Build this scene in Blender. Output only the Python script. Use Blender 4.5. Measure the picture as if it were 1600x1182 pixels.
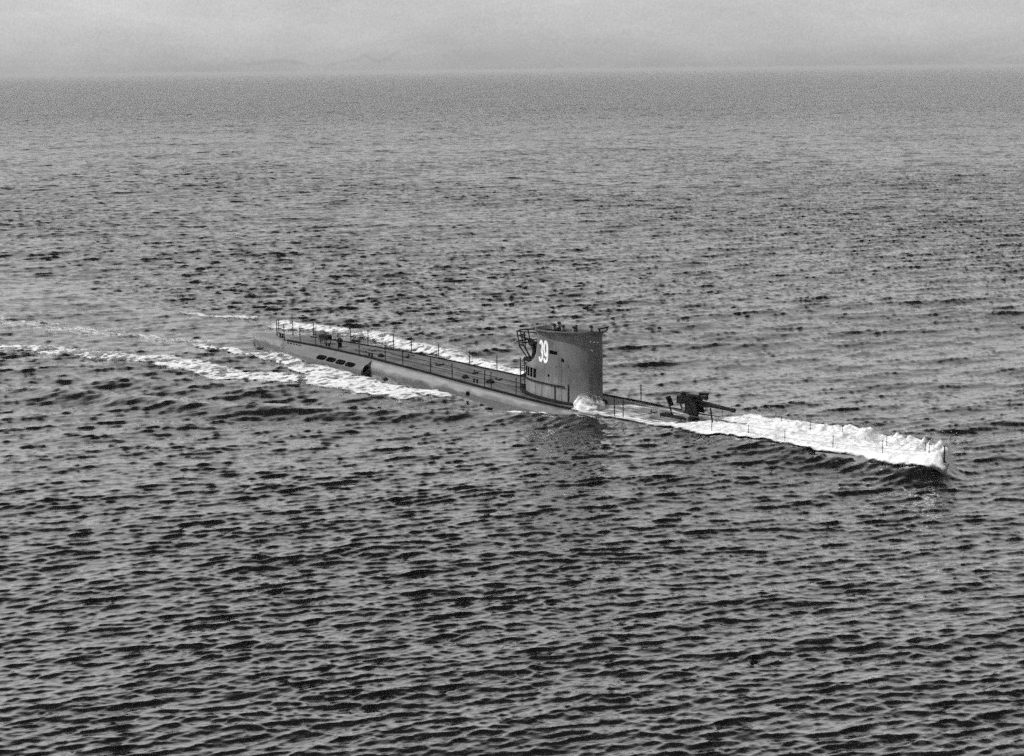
import bpy, bmesh, math, random
import numpy as np
from mathutils import Vector, Matrix

scene = bpy.context.scene
for o in list(bpy.data.objects):
    bpy.data.objects.remove(o)

# ------------------------------------------------------------------ camera
CAM_H = 22.0
F_PX = 2500.0                      # focal length for a 1600 px wide frame
PITCH = math.atan((591 - 109) / F_PX)
ROLL = math.atan(16 / 1600)
cam_d = bpy.data.cameras.new('camera')
cam_d.sensor_width = 36.0
cam_d.lens = 36.0 * F_PX / 1600
cam_d.clip_start = 0.5
cam_d.clip_end = 60000
cam = bpy.data.objects.new('camera', cam_d)
scene.collection.objects.link(cam)
fwd = Vector((0, math.cos(PITCH), -math.sin(PITCH)))
r0 = Vector((1, 0, 0)); u0 = r0.cross(fwd)
rv = r0 * math.cos(ROLL) - u0 * math.sin(ROLL)
uv = u0 * math.cos(ROLL) + r0 * math.sin(ROLL)
m = Matrix((rv, uv, -fwd)).transposed().to_4x4()
m.translation = (0, 0, CAM_H)
cam.matrix_world = m
scene.camera = cam

# ------------------------------------------------------------------ sky and sun
SUN_ELEV = math.radians(50)
SUN_AZ = math.radians(-88)        # measured from +Y (view direction) clockwise
sun_dir = Vector((math.sin(SUN_AZ) * math.cos(SUN_ELEV), math.cos(SUN_AZ) * math.cos(SUN_ELEV), math.sin(SUN_ELEV)))
world = bpy.data.worlds.new('World'); scene.world = world
world.use_nodes = True
nt = world.node_tree; nt.nodes.clear()
out = nt.nodes.new('ShaderNodeOutputWorld')
bg = nt.nodes.new('ShaderNodeBackground')
sky = nt.nodes.new('ShaderNodeTexSky')
sky.sky_type = 'NISHITA'; sky.sun_disc = False
sky.sun_elevation = SUN_ELEV; sky.sun_rotation = SUN_AZ
sky.air_density = 1.7; sky.dust_density = 0.5; sky.ozone_density = 1.0
bw = nt.nodes.new('ShaderNodeRGBToBW')
tc = nt.nodes.new('ShaderNodeTexCoord')
mp = nt.nodes.new('ShaderNodeMapping'); mp.inputs['Scale'].default_value = (7, 7, 26)
nz = nt.nodes.new('ShaderNodeTexNoise'); nz.inputs['Scale'].default_value = 1.0
nz.inputs['Detail'].default_value = 11; nz.inputs['Roughness'].default_value = .68
mr = nt.nodes.new('ShaderNodeMapRange')
mr.inputs['From Min'].default_value = .25; mr.inputs['From Max'].default_value = .75
mr.inputs['To Min'].default_value = .84; mr.inputs['To Max'].default_value = 1.16
mul = nt.nodes.new('ShaderNodeMath'); mul.operation = 'MULTIPLY'
nt.links.new(sky.outputs[0], bw.inputs[0])
nt.links.new(tc.outputs['Generated'], mp.inputs[0]); nt.links.new(mp.outputs[0], nz.inputs['Vector'])
nt.links.new(nz.outputs['Fac'], mr.inputs['Value'])
nt.links.new(bw.outputs[0], mul.inputs[0]); nt.links.new(mr.outputs[0], mul.inputs[1])
nz2 = nt.nodes.new('ShaderNodeTexNoise'); nz2.inputs['Scale'].default_value = 850; nz2.inputs['Detail'].default_value = 3
nt.links.new(tc.outputs['Generated'], nz2.inputs['Vector'])
mr2 = nt.nodes.new('ShaderNodeMapRange'); mr2.inputs['From Min'].default_value = .25; mr2.inputs['From Max'].default_value = .75
mr2.inputs['To Min'].default_value = .90; mr2.inputs['To Max'].default_value = 1.10
nt.links.new(nz2.outputs['Fac'], mr2.inputs['Value'])
mul2 = nt.nodes.new('ShaderNodeMath'); mul2.operation = 'MULTIPLY'
nt.links.new(mul.outputs[0], mul2.inputs[0]); nt.links.new(mr2.outputs[0], mul2.inputs[1])
nt.links.new(mul2.outputs[0], bg.inputs['Color'])
bg.inputs['Strength'].default_value = 0.093
nt.links.new(bg.outputs[0], out.inputs['Surface'])

sun_d = bpy.data.lights.new('sun', 'SUN')
sun_d.energy = 5.0; sun_d.angle = math.radians(1.5); sun_d.color = (1, 1, 1)
sun = bpy.data.objects.new('sun', sun_d); scene.collection.objects.link(sun)
sun.rotation_euler = sun_dir.to_track_quat('Z', 'Y').to_euler()

scene.view_settings.view_transform = 'Standard'
scene.view_settings.look = 'None'
scene.view_settings.exposure = 0.10
scene.view_settings.gamma = 1.0
scene.view_settings.use_curve_mapping = False
scene.render.engine = 'CYCLES'
scene.cycles.use_denoising = False
scene.cycles.use_adaptive_sampling = True
scene.cycles.adaptive_threshold = .07
scene.cycles.adaptive_min_samples = 20
scene.cycles.max_bounces = 6
scene.cycles.transparent_max_bounces = 12

# ------------------------------------------------------------------ helpers
def link(o, parent=None):
    scene.collection.objects.link(o)
    if parent: o.parent = parent
    return o

def mesh_obj(name, verts, faces, mat, parent=None, smooth=False, loc=None):
    me = bpy.data.meshes.new(name)
    me.from_pydata([tuple(v) for v in verts], [], faces)
    me.validate(); me.update()
    if smooth: me.shade_smooth()
    mats = mat if isinstance(mat, (list, tuple)) else [mat]
    for mm in mats: me.materials.append(mm)
    o = bpy.data.objects.new(name, me)
    if loc: o.location = loc
    return link(o, parent)

def np_mesh(name, V, Fq, mat, smooth=True):
    """mesh from numpy arrays, quads only"""
    me = bpy.data.meshes.new(name)
    V = np.ascontiguousarray(V, np.float32); Fq = np.ascontiguousarray(Fq, np.int32)
    me.vertices.add(len(V)); me.vertices.foreach_set('co', V.ravel())
    k = Fq.shape[1]
    me.loops.add(Fq.size); me.loops.foreach_set('vertex_index', Fq.ravel())
    me.polygons.add(len(Fq))
    me.polygons.foreach_set('loop_start', np.arange(0, Fq.size, k, dtype=np.int32))
    me.polygons.foreach_set('use_smooth', np.full(len(Fq), smooth))
    me.update(calc_edges=True); me.materials.append(mat)
    o = bpy.data.objects.new(name, me)
    return link(o)

class MB:
    def __init__(s): s.v = []; s.f = []
    def add(s, v, f):
        n = len(s.v); s.v += [tuple(p) for p in v]; s.f += [tuple(i + n for i in q) for q in f]
        return s
    def box(s, c, d, rot=None):
        x, y, z = d[0] / 2, d[1] / 2, d[2] / 2
        P = [Vector(p) for p in ((-x, -y, -z), (x, -y, -z), (x, y, -z), (-x, y, -z), (-x, -y, z), (x, -y, z), (x, y, z), (-x, y, z))]
        if rot: P = [rot @ p for p in P]
        return s.add([p + Vector(c) for p in P], [(0, 3, 2, 1), (4, 5, 6, 7), (0, 1, 5, 4), (1, 2, 6, 5), (2, 3, 7, 6), (3, 0, 4, 7)])
    def tube(s, pts, rad, n=8, cap=True):
        pts = [Vector(p) for p in pts]
        if not isinstance(rad, (list, tuple)): rad = [rad] * len(pts)
        V = []
        for i, p in enumerate(pts):
            t = (pts[min(i + 1, len(pts) - 1)] - pts[max(i - 1, 0)])
            t = t.normalized() if t.length > 1e-9 else Vector((0, 0, 1))
            a = Vector((0, 0, 1)) if abs(t.z) < .9 else Vector((1, 0, 0))
            e1 = t.cross(a).normalized(); e2 = t.cross(e1).normalized()
            for k in range(n):
                an = 2 * math.pi * k / n
                V.append(p + (e1 * math.cos(an) + e2 * math.sin(an)) * rad[i])
        F = []
        for i in range(len(pts) - 1):
            for k in range(n):
                a, b = i * n + k, i * n + (k + 1) % n
                F.append((a, b, b + n, a + n))
        if cap:
            F.append(tuple(range(n))); F.append(tuple(reversed(range((len(pts) - 1) * n, len(pts) * n))))
        return s.add(V, F)
    def lathe(s, prof, c=(0, 0, 0), n=20, axis=None):
        V = []; q = Vector((0, 0, 1)).rotation_difference(Vector(axis)) if axis else None
        for r, z in prof:
            for k in range(n):
                a = 2 * math.pi * k / n
                p = Vector((r * math.cos(a), r * math.sin(a), z))
                if q: p = q @ p
                V.append(p + Vector(c))
        F = []
        for i in range(len(prof) - 1):
            for k in range(n):
                a, b = i * n + k, i * n + (k + 1) % n
                F.append((a, b, b + n, a + n))
        F.append(tuple(reversed(range(n)))); F.append(tuple(range((len(prof) - 1) * n, len(prof) * n)))
        return s.add(V, F)
    def build(s, name, mat, parent=None, smooth=False):
        return mesh_obj(name, s.v, s.f, mat, parent, smooth)

def tag(o, label=None, cat=None, group=None, kind=None):
    for k, v in (('label', label), ('category', cat), ('group', group), ('kind', kind)):
        if v: o[k] = v
    return o

# ------------------------------------------------------------------ materials (monochrome, as the photograph)
def pmat(name, g, rough=.6, var=.25, scale=2.0, streak=None, spec=.4, bump=0.0, detail=6):
    mt = bpy.data.materials.new(name); mt.use_nodes = True
    t = mt.node_tree; b = t.nodes['Principled BSDF']
    b.inputs['Roughness'].default_value = rough
    b.inputs['Specular IOR Level'].default_value = spec
    co = t.nodes.new('ShaderNodeTexCoord')
    mpn = t.nodes.new('ShaderNodeMapping')
    if streak: mpn.inputs['Scale'].default_value = streak
    n = t.nodes.new('ShaderNodeTexNoise'); n.inputs['Scale'].default_value = scale
    n.inputs['Detail'].default_value = detail; n.inputs['Roughness'].default_value = .65
    r = t.nodes.new('ShaderNodeMapRange')
    r.inputs['From Min'].default_value = .3; r.inputs['From Max'].default_value = .7
    r.inputs['To Min'].default_value = g * (1 - var); r.inputs['To Max'].default_value = g * (1 + var)
    t.links.new(co.outputs['Object'], mpn.inputs[0]); t.links.new(mpn.outputs[0], n.inputs['Vector'])
    t.links.new(n.outputs['Fac'], r.inputs['Value']); t.links.new(r.outputs[0], b.inputs['Base Color'])
    if bump:
        bp = t.nodes.new('ShaderNodeBump'); bp.inputs['Strength'].default_value = 1; bp.inputs['Distance'].default_value = bump
        t.links.new(n.outputs['Fac'], bp.inputs['Height']); t.links.new(bp.outputs[0], b.inputs['Normal'])
    return mt

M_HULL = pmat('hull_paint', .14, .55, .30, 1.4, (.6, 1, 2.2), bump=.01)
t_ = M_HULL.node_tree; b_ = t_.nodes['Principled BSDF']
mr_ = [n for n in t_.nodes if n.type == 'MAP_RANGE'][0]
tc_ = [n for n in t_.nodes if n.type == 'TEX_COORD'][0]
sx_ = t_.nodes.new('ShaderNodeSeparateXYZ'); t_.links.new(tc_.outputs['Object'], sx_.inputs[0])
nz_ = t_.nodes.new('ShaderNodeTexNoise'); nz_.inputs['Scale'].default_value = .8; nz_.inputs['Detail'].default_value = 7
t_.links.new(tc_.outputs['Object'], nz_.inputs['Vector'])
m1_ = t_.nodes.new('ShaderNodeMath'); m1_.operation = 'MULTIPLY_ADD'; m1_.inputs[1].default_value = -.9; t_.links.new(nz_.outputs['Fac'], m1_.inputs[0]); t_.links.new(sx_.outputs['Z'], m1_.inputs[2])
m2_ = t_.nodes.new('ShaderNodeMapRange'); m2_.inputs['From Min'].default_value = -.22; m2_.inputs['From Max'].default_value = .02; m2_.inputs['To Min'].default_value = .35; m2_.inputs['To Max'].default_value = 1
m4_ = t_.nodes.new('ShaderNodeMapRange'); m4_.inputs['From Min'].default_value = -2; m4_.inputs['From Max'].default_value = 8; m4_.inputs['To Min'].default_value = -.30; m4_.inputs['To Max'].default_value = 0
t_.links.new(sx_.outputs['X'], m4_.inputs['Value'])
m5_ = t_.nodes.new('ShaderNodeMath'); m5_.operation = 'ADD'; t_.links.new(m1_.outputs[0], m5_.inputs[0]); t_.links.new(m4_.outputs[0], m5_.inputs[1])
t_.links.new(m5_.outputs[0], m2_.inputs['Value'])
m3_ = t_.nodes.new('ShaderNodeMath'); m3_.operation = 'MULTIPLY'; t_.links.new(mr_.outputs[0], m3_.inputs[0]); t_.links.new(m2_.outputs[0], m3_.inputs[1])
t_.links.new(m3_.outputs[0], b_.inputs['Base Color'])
M_BLISTER = pmat('blister_paint', .075, .55, .25, 2.0, (.6, 1, 2), bump=.01)
M_LOWER = pmat('wet_lower_hull', .10, .3, .3, 2.0)
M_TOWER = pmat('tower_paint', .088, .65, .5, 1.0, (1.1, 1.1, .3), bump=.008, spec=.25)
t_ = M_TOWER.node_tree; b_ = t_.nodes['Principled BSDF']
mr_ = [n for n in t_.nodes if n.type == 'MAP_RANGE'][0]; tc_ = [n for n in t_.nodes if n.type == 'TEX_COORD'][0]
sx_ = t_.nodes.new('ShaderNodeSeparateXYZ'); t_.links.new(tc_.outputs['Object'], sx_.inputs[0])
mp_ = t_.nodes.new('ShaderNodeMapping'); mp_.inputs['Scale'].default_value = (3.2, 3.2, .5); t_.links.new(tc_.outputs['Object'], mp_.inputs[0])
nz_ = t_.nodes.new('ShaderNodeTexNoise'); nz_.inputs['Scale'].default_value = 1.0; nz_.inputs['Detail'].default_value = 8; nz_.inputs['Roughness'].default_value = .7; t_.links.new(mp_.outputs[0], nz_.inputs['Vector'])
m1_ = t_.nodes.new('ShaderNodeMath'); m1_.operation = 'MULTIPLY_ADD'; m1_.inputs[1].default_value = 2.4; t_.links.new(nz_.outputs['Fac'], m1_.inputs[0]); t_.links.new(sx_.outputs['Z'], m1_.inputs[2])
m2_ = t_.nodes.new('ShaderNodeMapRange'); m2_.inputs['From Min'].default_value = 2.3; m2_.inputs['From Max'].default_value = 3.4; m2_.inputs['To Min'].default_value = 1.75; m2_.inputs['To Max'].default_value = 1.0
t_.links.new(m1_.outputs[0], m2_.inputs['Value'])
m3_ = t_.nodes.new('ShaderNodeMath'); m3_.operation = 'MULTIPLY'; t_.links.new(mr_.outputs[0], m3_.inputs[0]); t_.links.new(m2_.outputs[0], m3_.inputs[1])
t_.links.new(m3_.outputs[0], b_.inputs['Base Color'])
M_DECK = pmat('wet_deck_planking', .075, .45, .95, 1.1, (.4, 2.2, 1), bump=.01, detail=9)
M_DARK = pmat('black_steel', .010, .85, .3, 3, spec=.08)
M_MID = pmat('dark_grey_steel', .05, .5, .3, 3)
M_VOID = pmat('unlit_opening', .004, 1.0, .1, 3, spec=0.0)
M_WHITE = pmat('white_lettering', .55, .7, .28, 5)
M_COAT = pmat('dark_wool', .02, .9, .3, 9, spec=.1)
M_SKIN = pmat('skin', .22, .6, .1, 9)
M_SPRAY = pmat('spray_white', .52, .9, .10, 2.6, spec=.1)
def foam_mat():
    mt = pmat('foam_white', .56, .9, .22, 2.2, spec=.1, bump=.06); t = mt.node_tree
    b = t.nodes['Principled BSDF']; o_ = t.nodes['Material Output']
    geo = t.nodes.new('ShaderNodeNewGeometry')
    rot = t.nodes.new('ShaderNodeMapping'); rot.inputs['Rotation'].default_value = (0, 0, math.radians(40)); rot.inputs['Scale'].default_value = (1, 1, .3)
    sc = t.nodes.new('ShaderNodeMapping'); sc.inputs['Scale'].default_value = (.55, 1.5, 1)
    t.links.new(geo.outputs['Position'], rot.inputs[0]); t.links.new(rot.outputs[0], sc.inputs[0])
    n = t.nodes.new('ShaderNodeTexNoise'); n.inputs['Scale'].default_value = 1.5; n.inputs['Detail'].default_value = 9; n.inputs['Roughness'].default_value = .72
    t.links.new(sc.outputs[0], n.inputs['Vector'])
    at = t.nodes.new('ShaderNodeAttribute'); at.attribute_name = 'dens'
    ad = t.nodes.new('ShaderNodeMath'); ad.operation = 'ADD'; t.links.new(n.outputs['Fac'], ad.inputs[0]); t.links.new(at.outputs['Fac'], ad.inputs[1])
    mr_ = t.nodes.new('ShaderNodeMapRange'); mr_.interpolation_type = 'SMOOTHSTEP'
    mr_.inputs['From Min'].default_value = .72; mr_.inputs['From Max'].default_value = 1.02
    t.links.new(ad.outputs[0], mr_.inputs['Value'])
    tr = t.nodes.new('ShaderNodeBsdfTransparent'); mx = t.nodes.new('ShaderNodeMixShader')
    t.links.new(mr_.outputs[0], mx.inputs[0]); t.links.new(tr.outputs[0], mx.inputs[1]); t.links.new(b.outputs[0], mx.inputs[2])
    t.links.new(mx.outputs[0], o_.inputs['Surface'])
    return mt
M_FOAM = foam_mat()

def water_mat():
    mt = bpy.data.materials.new('sea_water'); mt.use_nodes = True
    t = mt.node_tree; b = t.nodes['Principled BSDF']
    b.inputs['Base Color'].default_value = (.006, .006, .006, 1)
    b.inputs['Roughness'].default_value = .05
    b.inputs['IOR'].default_value = 1.9
    geo = t.nodes.new('ShaderNodeNewGeometry')
    rot = t.nodes.new('ShaderNodeMapping'); rot.inputs['Rotation'].default_value = (0, 0, math.radians(-18))
    sc = t.nodes.new('ShaderNodeMapping'); sc.inputs['Scale'].default_value = (.55, 1.35, 1)
    t.links.new(geo.outputs['Position'], rot.inputs[0]); t.links.new(rot.outputs[0], sc.inputs[0])
    n1 = t.nodes.new('ShaderNodeTexNoise'); n1.inputs['Scale'].default_value = 1.7
    n1.inputs['Detail'].default_value = 3; n1.inputs['Roughness'].default_value = .55
    n2 = t.nodes.new('ShaderNodeTexNoise'); n2.inputs['Scale'].default_value = .3
    n2.inputs['Detail'].default_value = 3; n2.inputs['Roughness'].default_value = .6
    t.links.new(sc.outputs[0], n1.inputs['Vector']); t.links.new(sc.outputs[0], n2.inputs['Vector'])
    at = t.nodes.new('ShaderNodeAttribute'); at.attribute_name = 'far'
    b1 = t.nodes.new('ShaderNodeBump'); b1.inputs['Strength'].default_value = 1.0; b1.inputs['Distance'].default_value = .05
    b2 = t.nodes.new('ShaderNodeBump'); b2.inputs['Distance'].default_value = 2.6
    t.links.new(at.outputs['Fac'], b2.inputs['Strength'])
    t.links.new(n1.outputs['Fac'], b1.inputs['Height']); t.links.new(n2.outputs['Fac'], b2.inputs['Height'])
    t.links.new(b2.outputs[0], b1.inputs['Normal']); t.links.new(b1.outputs[0], b.inputs['Normal'])
    b.inputs['Specular IOR Level'].default_value = 0
    # steep reflectance curve: mirror-like at grazing incidence, dark when looked into
    lw = t.nodes.new('ShaderNodeLayerWeight'); lw.inputs['Blend'].default_value = .5
    t.links.new(b1.outputs[0], lw.inputs['Normal'])
    cv = t.nodes.new('ShaderNodeValToRGB'); cr = cv.color_ramp; cr.interpolation = 'EASE'
    pts_ = [(.38, .010), (.50, .20), (.60, .62), (.80, .80), (1.0, .96)]                     # 1 - cos, reflectance
    cr.interpolation = 'LINEAR'
    while len(cr.elements) < len(pts_): cr.elements.new(.5)
    for e_, (x_, y_) in zip(cr.elements, pts_): e_.position = x_; e_.color = (y_, y_, y_, 1)
    t.links.new(lw.outputs['Facing'], cv.inputs[0])
    gl = t.nodes.new('ShaderNodeBsdfGlossy'); gl.inputs['Roughness'].default_value = .06
    gl.inputs['Color'].default_value = (1, 1, 1, 1)
    t.links.new(b1.outputs[0], gl.inputs['Normal'])
    mx = t.nodes.new('ShaderNodeMixShader')
    t.links.new(cv.outputs[0], mx.inputs[0]); t.links.new(b.outputs[0], mx.inputs[1]); t.links.new(gl.outputs[0], mx.inputs[2])
    t.links.new(mx.outputs[0], t.nodes['Material Output'].inputs['Surface'])
    return mt
M_WATER = water_mat()

# ------------------------------------------------------------------ the sea surface (wind-wave spectrum)
WAVE_DIR = math.radians(90 + 17)
def wave_tile(L, N, lmin, lmax, lpeak, seed, slope_rms, p):
    rng = np.random.default_rng(seed)
    k1 = 2 * np.pi * np.fft.fftfreq(N, L / N)
    kx, ky = np.meshgrid(k1, k1, indexing='ij')
    k = np.hypot(kx, ky); k[0, 0] = 1e-6
    kp = 2 * np.pi / lpeak
    c = (kx * math.cos(WAVE_DIR) + ky * math.sin(WAVE_DIR)) / k
    S = k ** -4 * np.exp(-1.25 * (kp / k) ** 2) * (np.abs(c) ** p + .012)
    lo, hi = 2 * np.pi / lmax, 2 * np.pi / lmin
    S *= 1 / (1 + (lo / k) ** 8) / (1 + (k / hi) ** 8)
    S[0, 0] = 0
    Hk = np.sqrt(S) * (rng.normal(size=(N, N)) + 1j * rng.normal(size=(N, N)))
    h = np.fft.ifft2(Hk).real
    sx = np.fft.ifft2(1j * kx * Hk).real; sy = np.fft.ifft2(1j * ky * Hk).real
    g = slope_rms / math.sqrt((sx ** 2 + sy ** 2).mean())
    dx = np.fft.ifft2(1j * kx / k * Hk).real; dy = np.fft.ifft2(1j * ky / k * Hk).real
    return L, N, np.stack([dx * g, dy * g, h * g], -1).astype(np.float32)

def sample(tile, X, Y, rot=0.0):
    L, N, A = tile
    fx = (X / L * N) % N; fy = (Y / L * N) % N
    i = np.floor(fx).astype(int); j = np.floor(fy).astype(int)
    a = (fx - i)[..., None].astype(np.float32); b = (fy - j)[..., None].astype(np.float32)
    i %= N; j %= N; i2 = (i + 1) % N; j2 = (j + 1) % N
    return (A[i, j] * (1 - a) * (1 - b) + A[i2, j] * a * (1 - b) + A[i, j2] * (1 - a) * b + A[i2, j2] * a * b)

T_A = wave_tile(211, 2048, .45, 9, 1.05, 3, .20, 11)
T_B = wave_tile(29, 1024, .15, .7, .6, 7, .20, 5)
T_D = wave_tile(389, 1024, 2.6, 24, 6, 21, .085, 7)
T_C = wave_tile(2600, 512, 26, 260, 90, 11, .022, 3)

def smooth(a, b, x):
    t = np.clip((x - a) / (b - a), 0, 1); return t * t * (3 - 2 * t)

UZ = [-2.2, 0, 4, 8, 15, 21, 27, 35, 47, 55, 62.3]
ZD = [.85, .95, 1.02, 1.08, 1.05, .88, .65, .38, .35, .5, .85]
UW = [-2.2, -1.6, 0, 1.5, 4, 8.6, 11.2, 16.5, 21, 26, 33, 38.5, 45, 50, 55, 59, 61.3, 62.3]
WD = [.22, .62, .92, 1.15, 1.38, 1.62, 1.75, 2.15, 2.4, 2.6, 2.85, 2.8, 2.45, 2.1, 1.6, .95, .32, .05]
# submarine frame: origin below the stern, x' forward, y' to port
SUB_O = np.array([-19.745, 128.883]); SUB_A = math.radians(-45.9)
HX = np.array([math.cos(SUB_A), math.sin(SUB_A)]); PX = np.array([-HX[1], HX[0]])

def to_sub(X, Y):
    return (X - SUB_O[0]) * HX[0] + (Y - SUB_O[1]) * HX[1], (X - SUB_O[0]) * PX[0] + (Y - SUB_O[1]) * PX[1]

def seg_dist(X, Y, pts):
    best = np.full(X.shape, 1e9); along = np.zeros(X.shape)
    tot = 0.0
    lens = [math.dist(pts[i], pts[i + 1]) for i in range(len(pts) - 1)]; T = sum(lens)
    for i, l in enumerate(lens):
        ax, ay = pts[i]; bx, by = pts[i + 1]
        t = np.clip(((X - ax) * (bx - ax) + (Y - ay) * (by - ay)) / l ** 2, 0, 1)
        d = np.hypot(X - ax - t * (bx - ax), Y - ay - t * (by - ay))
        m_ = d < best; best = np.where(m_, d, best); along = np.where(m_, (tot + t * l) / T, along)
        tot += l
    return best, along

NEAR_WAKE = [(-46.0, 132.1), (-42.3, 130.6), (-38.8, 129.5), (-34.9, 126.5), (-31.2, 124.0), (-27.8, 122.1), (-24.2, 119.0), (-20.7, 115.4), (-17.3, 114.8), (-13.9, 113.4), (-10.9, 111.6), (-8.0, 108.9), (-5.2, 105.5)]
KELVIN = [(9.0, 96.0), (4.0, 98.4), (-0.5, 100.6), (-6.7, 101.4), (-13.5, 102.6), (-21.3, 104.2), (-31.0, 108.5), (-40, 113)]

def ocean(X, Y, lod=True):
    D = np.hypot(X, Y)
    if lod:
        wb = 1 - smooth(320, 900, D); wa = 1 - smooth(1000, 3000, D)
    else:
        wb = wa = np.ones_like(D)
    # slick of the churned track astern: the small waves are flattened there
    u, v = to_sub(X, Y)
    sl = smooth(4, -6, u) * smooth(11 - .12 * u, 5 - .1 * u, np.abs(v - .09 * np.minimum(u, 0)))
    wb = wb * (1 - .55 * sl); wa2 = wa * (1 - .35 * sl)
    # gusts: patches of steeper and calmer water
    gust = 1 + .30 * np.sin(X * .041 + 1.3 * np.sin(Y * .023)) * np.sin(Y * .033 + .9 * np.sin(X * .019))
    gust = gust * (1 + .95 * smooth(58, 135, D))          # fresher wind further out
    P = sample(T_A, X, Y) * (wa2 * gust)[..., None] + sample(T_B, X, Y) * (wb * gust)[..., None] + sample(T_D, X, Y) * (wa2 * (.55 + .75 * smooth(58, 135, D)))[..., None] + sample(T_C, X, Y)
    P[..., 0:2] *= 1.0
    P[..., 0] -= 1.0 * math.cos(WAVE_DIR) * P[..., 2]; P[..., 1] -= 1.0 * math.sin(WAVE_DIR) * P[..., 2]      # crests lean down wind
    # diverging waves thrown off by the boat
    near = (D < 260)
    if near.any():
        d, al = seg_dist(X, Y, KELVIN)
        d2, al2 = seg_dist(X, Y - 4.2, KELVIN)
        amp = .46 * smooth(0, .12, al) * (1 - smooth(.75, 1, al))
        P[..., 2] += np.where(near, amp * np.exp(-(d / 1.3) ** 2) - .6 * amp * np.exp(-(d2 / 1.6) ** 2), 0)
        wdk = np.interp(u, UW, WD)
        hump = (np.interp(u, UZ, ZD) - .06) * smooth(43, 49, u) * smooth(63.4, 61.2, u) * np.exp(-(np.maximum(np.abs(v) - wdk, 0) / 1.7) ** 2)
        P[..., 2] += np.where(near, hump, 0)
    return P[..., 0] + X, P[..., 1] + Y, P[..., 2]

def build_sea():
    rows = list(np.arange(2.0, 42.0, 1.6))
    d = 42.0
    while d < 19000:
        rows.append(d)
        st = max(.10, .9 * d * d / (CAM_H * F_PX * .64))
        if d < 300: st = min(st, .38)
        elif d < 900: st = .38 + (d - 300) * .002
        else: st = .035 * (d - 900) + 1.6
        d += st
    rows.append(19000.0)
    R = np.array(rows)
    dense = np.arange(-.365, .3651, .00122)
    side = np.linspace(.365, math.pi, 40)[1:]
    A = np.concatenate([-side[::-1][1:], dense, side])       # closed ring: -pi dropped
    RR, AA = np.meshgrid(R, A, indexing='ij')
    X = RR * np.sin(AA); Y = RR * np.cos(AA)
    # far rows sample a filtered field
    x, y, z = ocean(X, Y)
    out_ = np.abs(AA) > .40
    z = np.where(out_, z * .5, z)
    V = np.stack([x, y, z], -1).reshape(-1, 3)
    nr, na = RR.shape
    i = np.arange(nr - 1)[:, None] * na; j = np.arange(na)[None, :]; j2 = (j + 1) % na
    Fq = np.stack([i + j, i + j2, i + na + j2, i + na + j], -1).reshape(-1, 4)
    o = np_mesh('sea', V, Fq[:, ::-1], M_WATER)
    far = smooth(220, 1000, RR).reshape(-1).astype(np.float32)
    at = o.data.attributes.new('far', 'FLOAT', 'POINT'); at.data.foreach_set('value', far)
    tag(o, kind='structure')
    return o
sea = build_sea()

# ------------------------------------------------------------------ submarine
sub = bpy.data.objects.new('submarine', None); link(sub)
sub.location = (SUB_O[0], SUB_O[1], 0); sub.rotation_euler = (0, 0, SUB_A)
tag(sub, 'grey submarine with tall conning tower numbered 39, running awash through the waves', 'submarine')

def zd(u): return float(np.interp(u, UZ, ZD))
def wd(u): return float(np.interp(u, UW, WD))
def deck_w(u): return max(.03, wd(u) - float(np.interp(u, [-1.3, 3, 9, 17, 40, 55, 63], [.05, .25, .32, .42, .5, .35, .04])))

def build_hull():
    us = np.concatenate([np.linspace(-2.2, 4, 18), np.linspace(4.6, 56, 70), np.linspace(56.6, 62.3, 16)])
    V = []; F = []; n = 0
    for u in us:
        w, z = wd(u), zd(u)
        taper = min(1, w / 1.6)
        bul = .42 * taper
        if u < 0: bul *= .8
        prof = [(deck_w(u) * .98, z - .03), (w, z), (w + .02, z - .05), (w + bul * .6, z - .42), (w + bul, z - .8 - .2 * taper), (w + bul * .9, -.9), (w * .7, -2.2), (0, -3.0 * taper - .3)]
        half = [(a, b) for a, b in prof]
        ring = half + [(-a, b) for a, b in reversed(half[:-1])]
        n = len(ring)
        # stern and stem rake: lower points are pulled inward along the length
        for a, b in ring:
            rk = 0
            if u < 3: rk = (3 - u) / 5.2 * max(0, z - b) * .85
            if u > 58: rk = -(u - 58) / 5.2 * max(0, z - b) * .35
            V.append((u + rk, -a, b))
    F = []
    for i in range(len(us) - 1):
        for k in range(n - 1):
            a = i * n + k
            F.append((a, a + 1, a + n + 1, a + n))
        F.append((i * n + n - 1, i * n, (i + 1) * n, (i + 1) * n + n - 1))
    F.append(tuple(range(n))); F.append(tuple(reversed(range((len(us) - 1) * n, len(us) * n))))
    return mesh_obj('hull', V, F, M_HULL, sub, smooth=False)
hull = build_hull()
bm = bmesh.new(); bm.from_mesh(hull.data); bmesh.ops.recalc_face_normals(bm, faces=bm.faces); bm.to_mesh(hull.data); bm.free()

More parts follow.
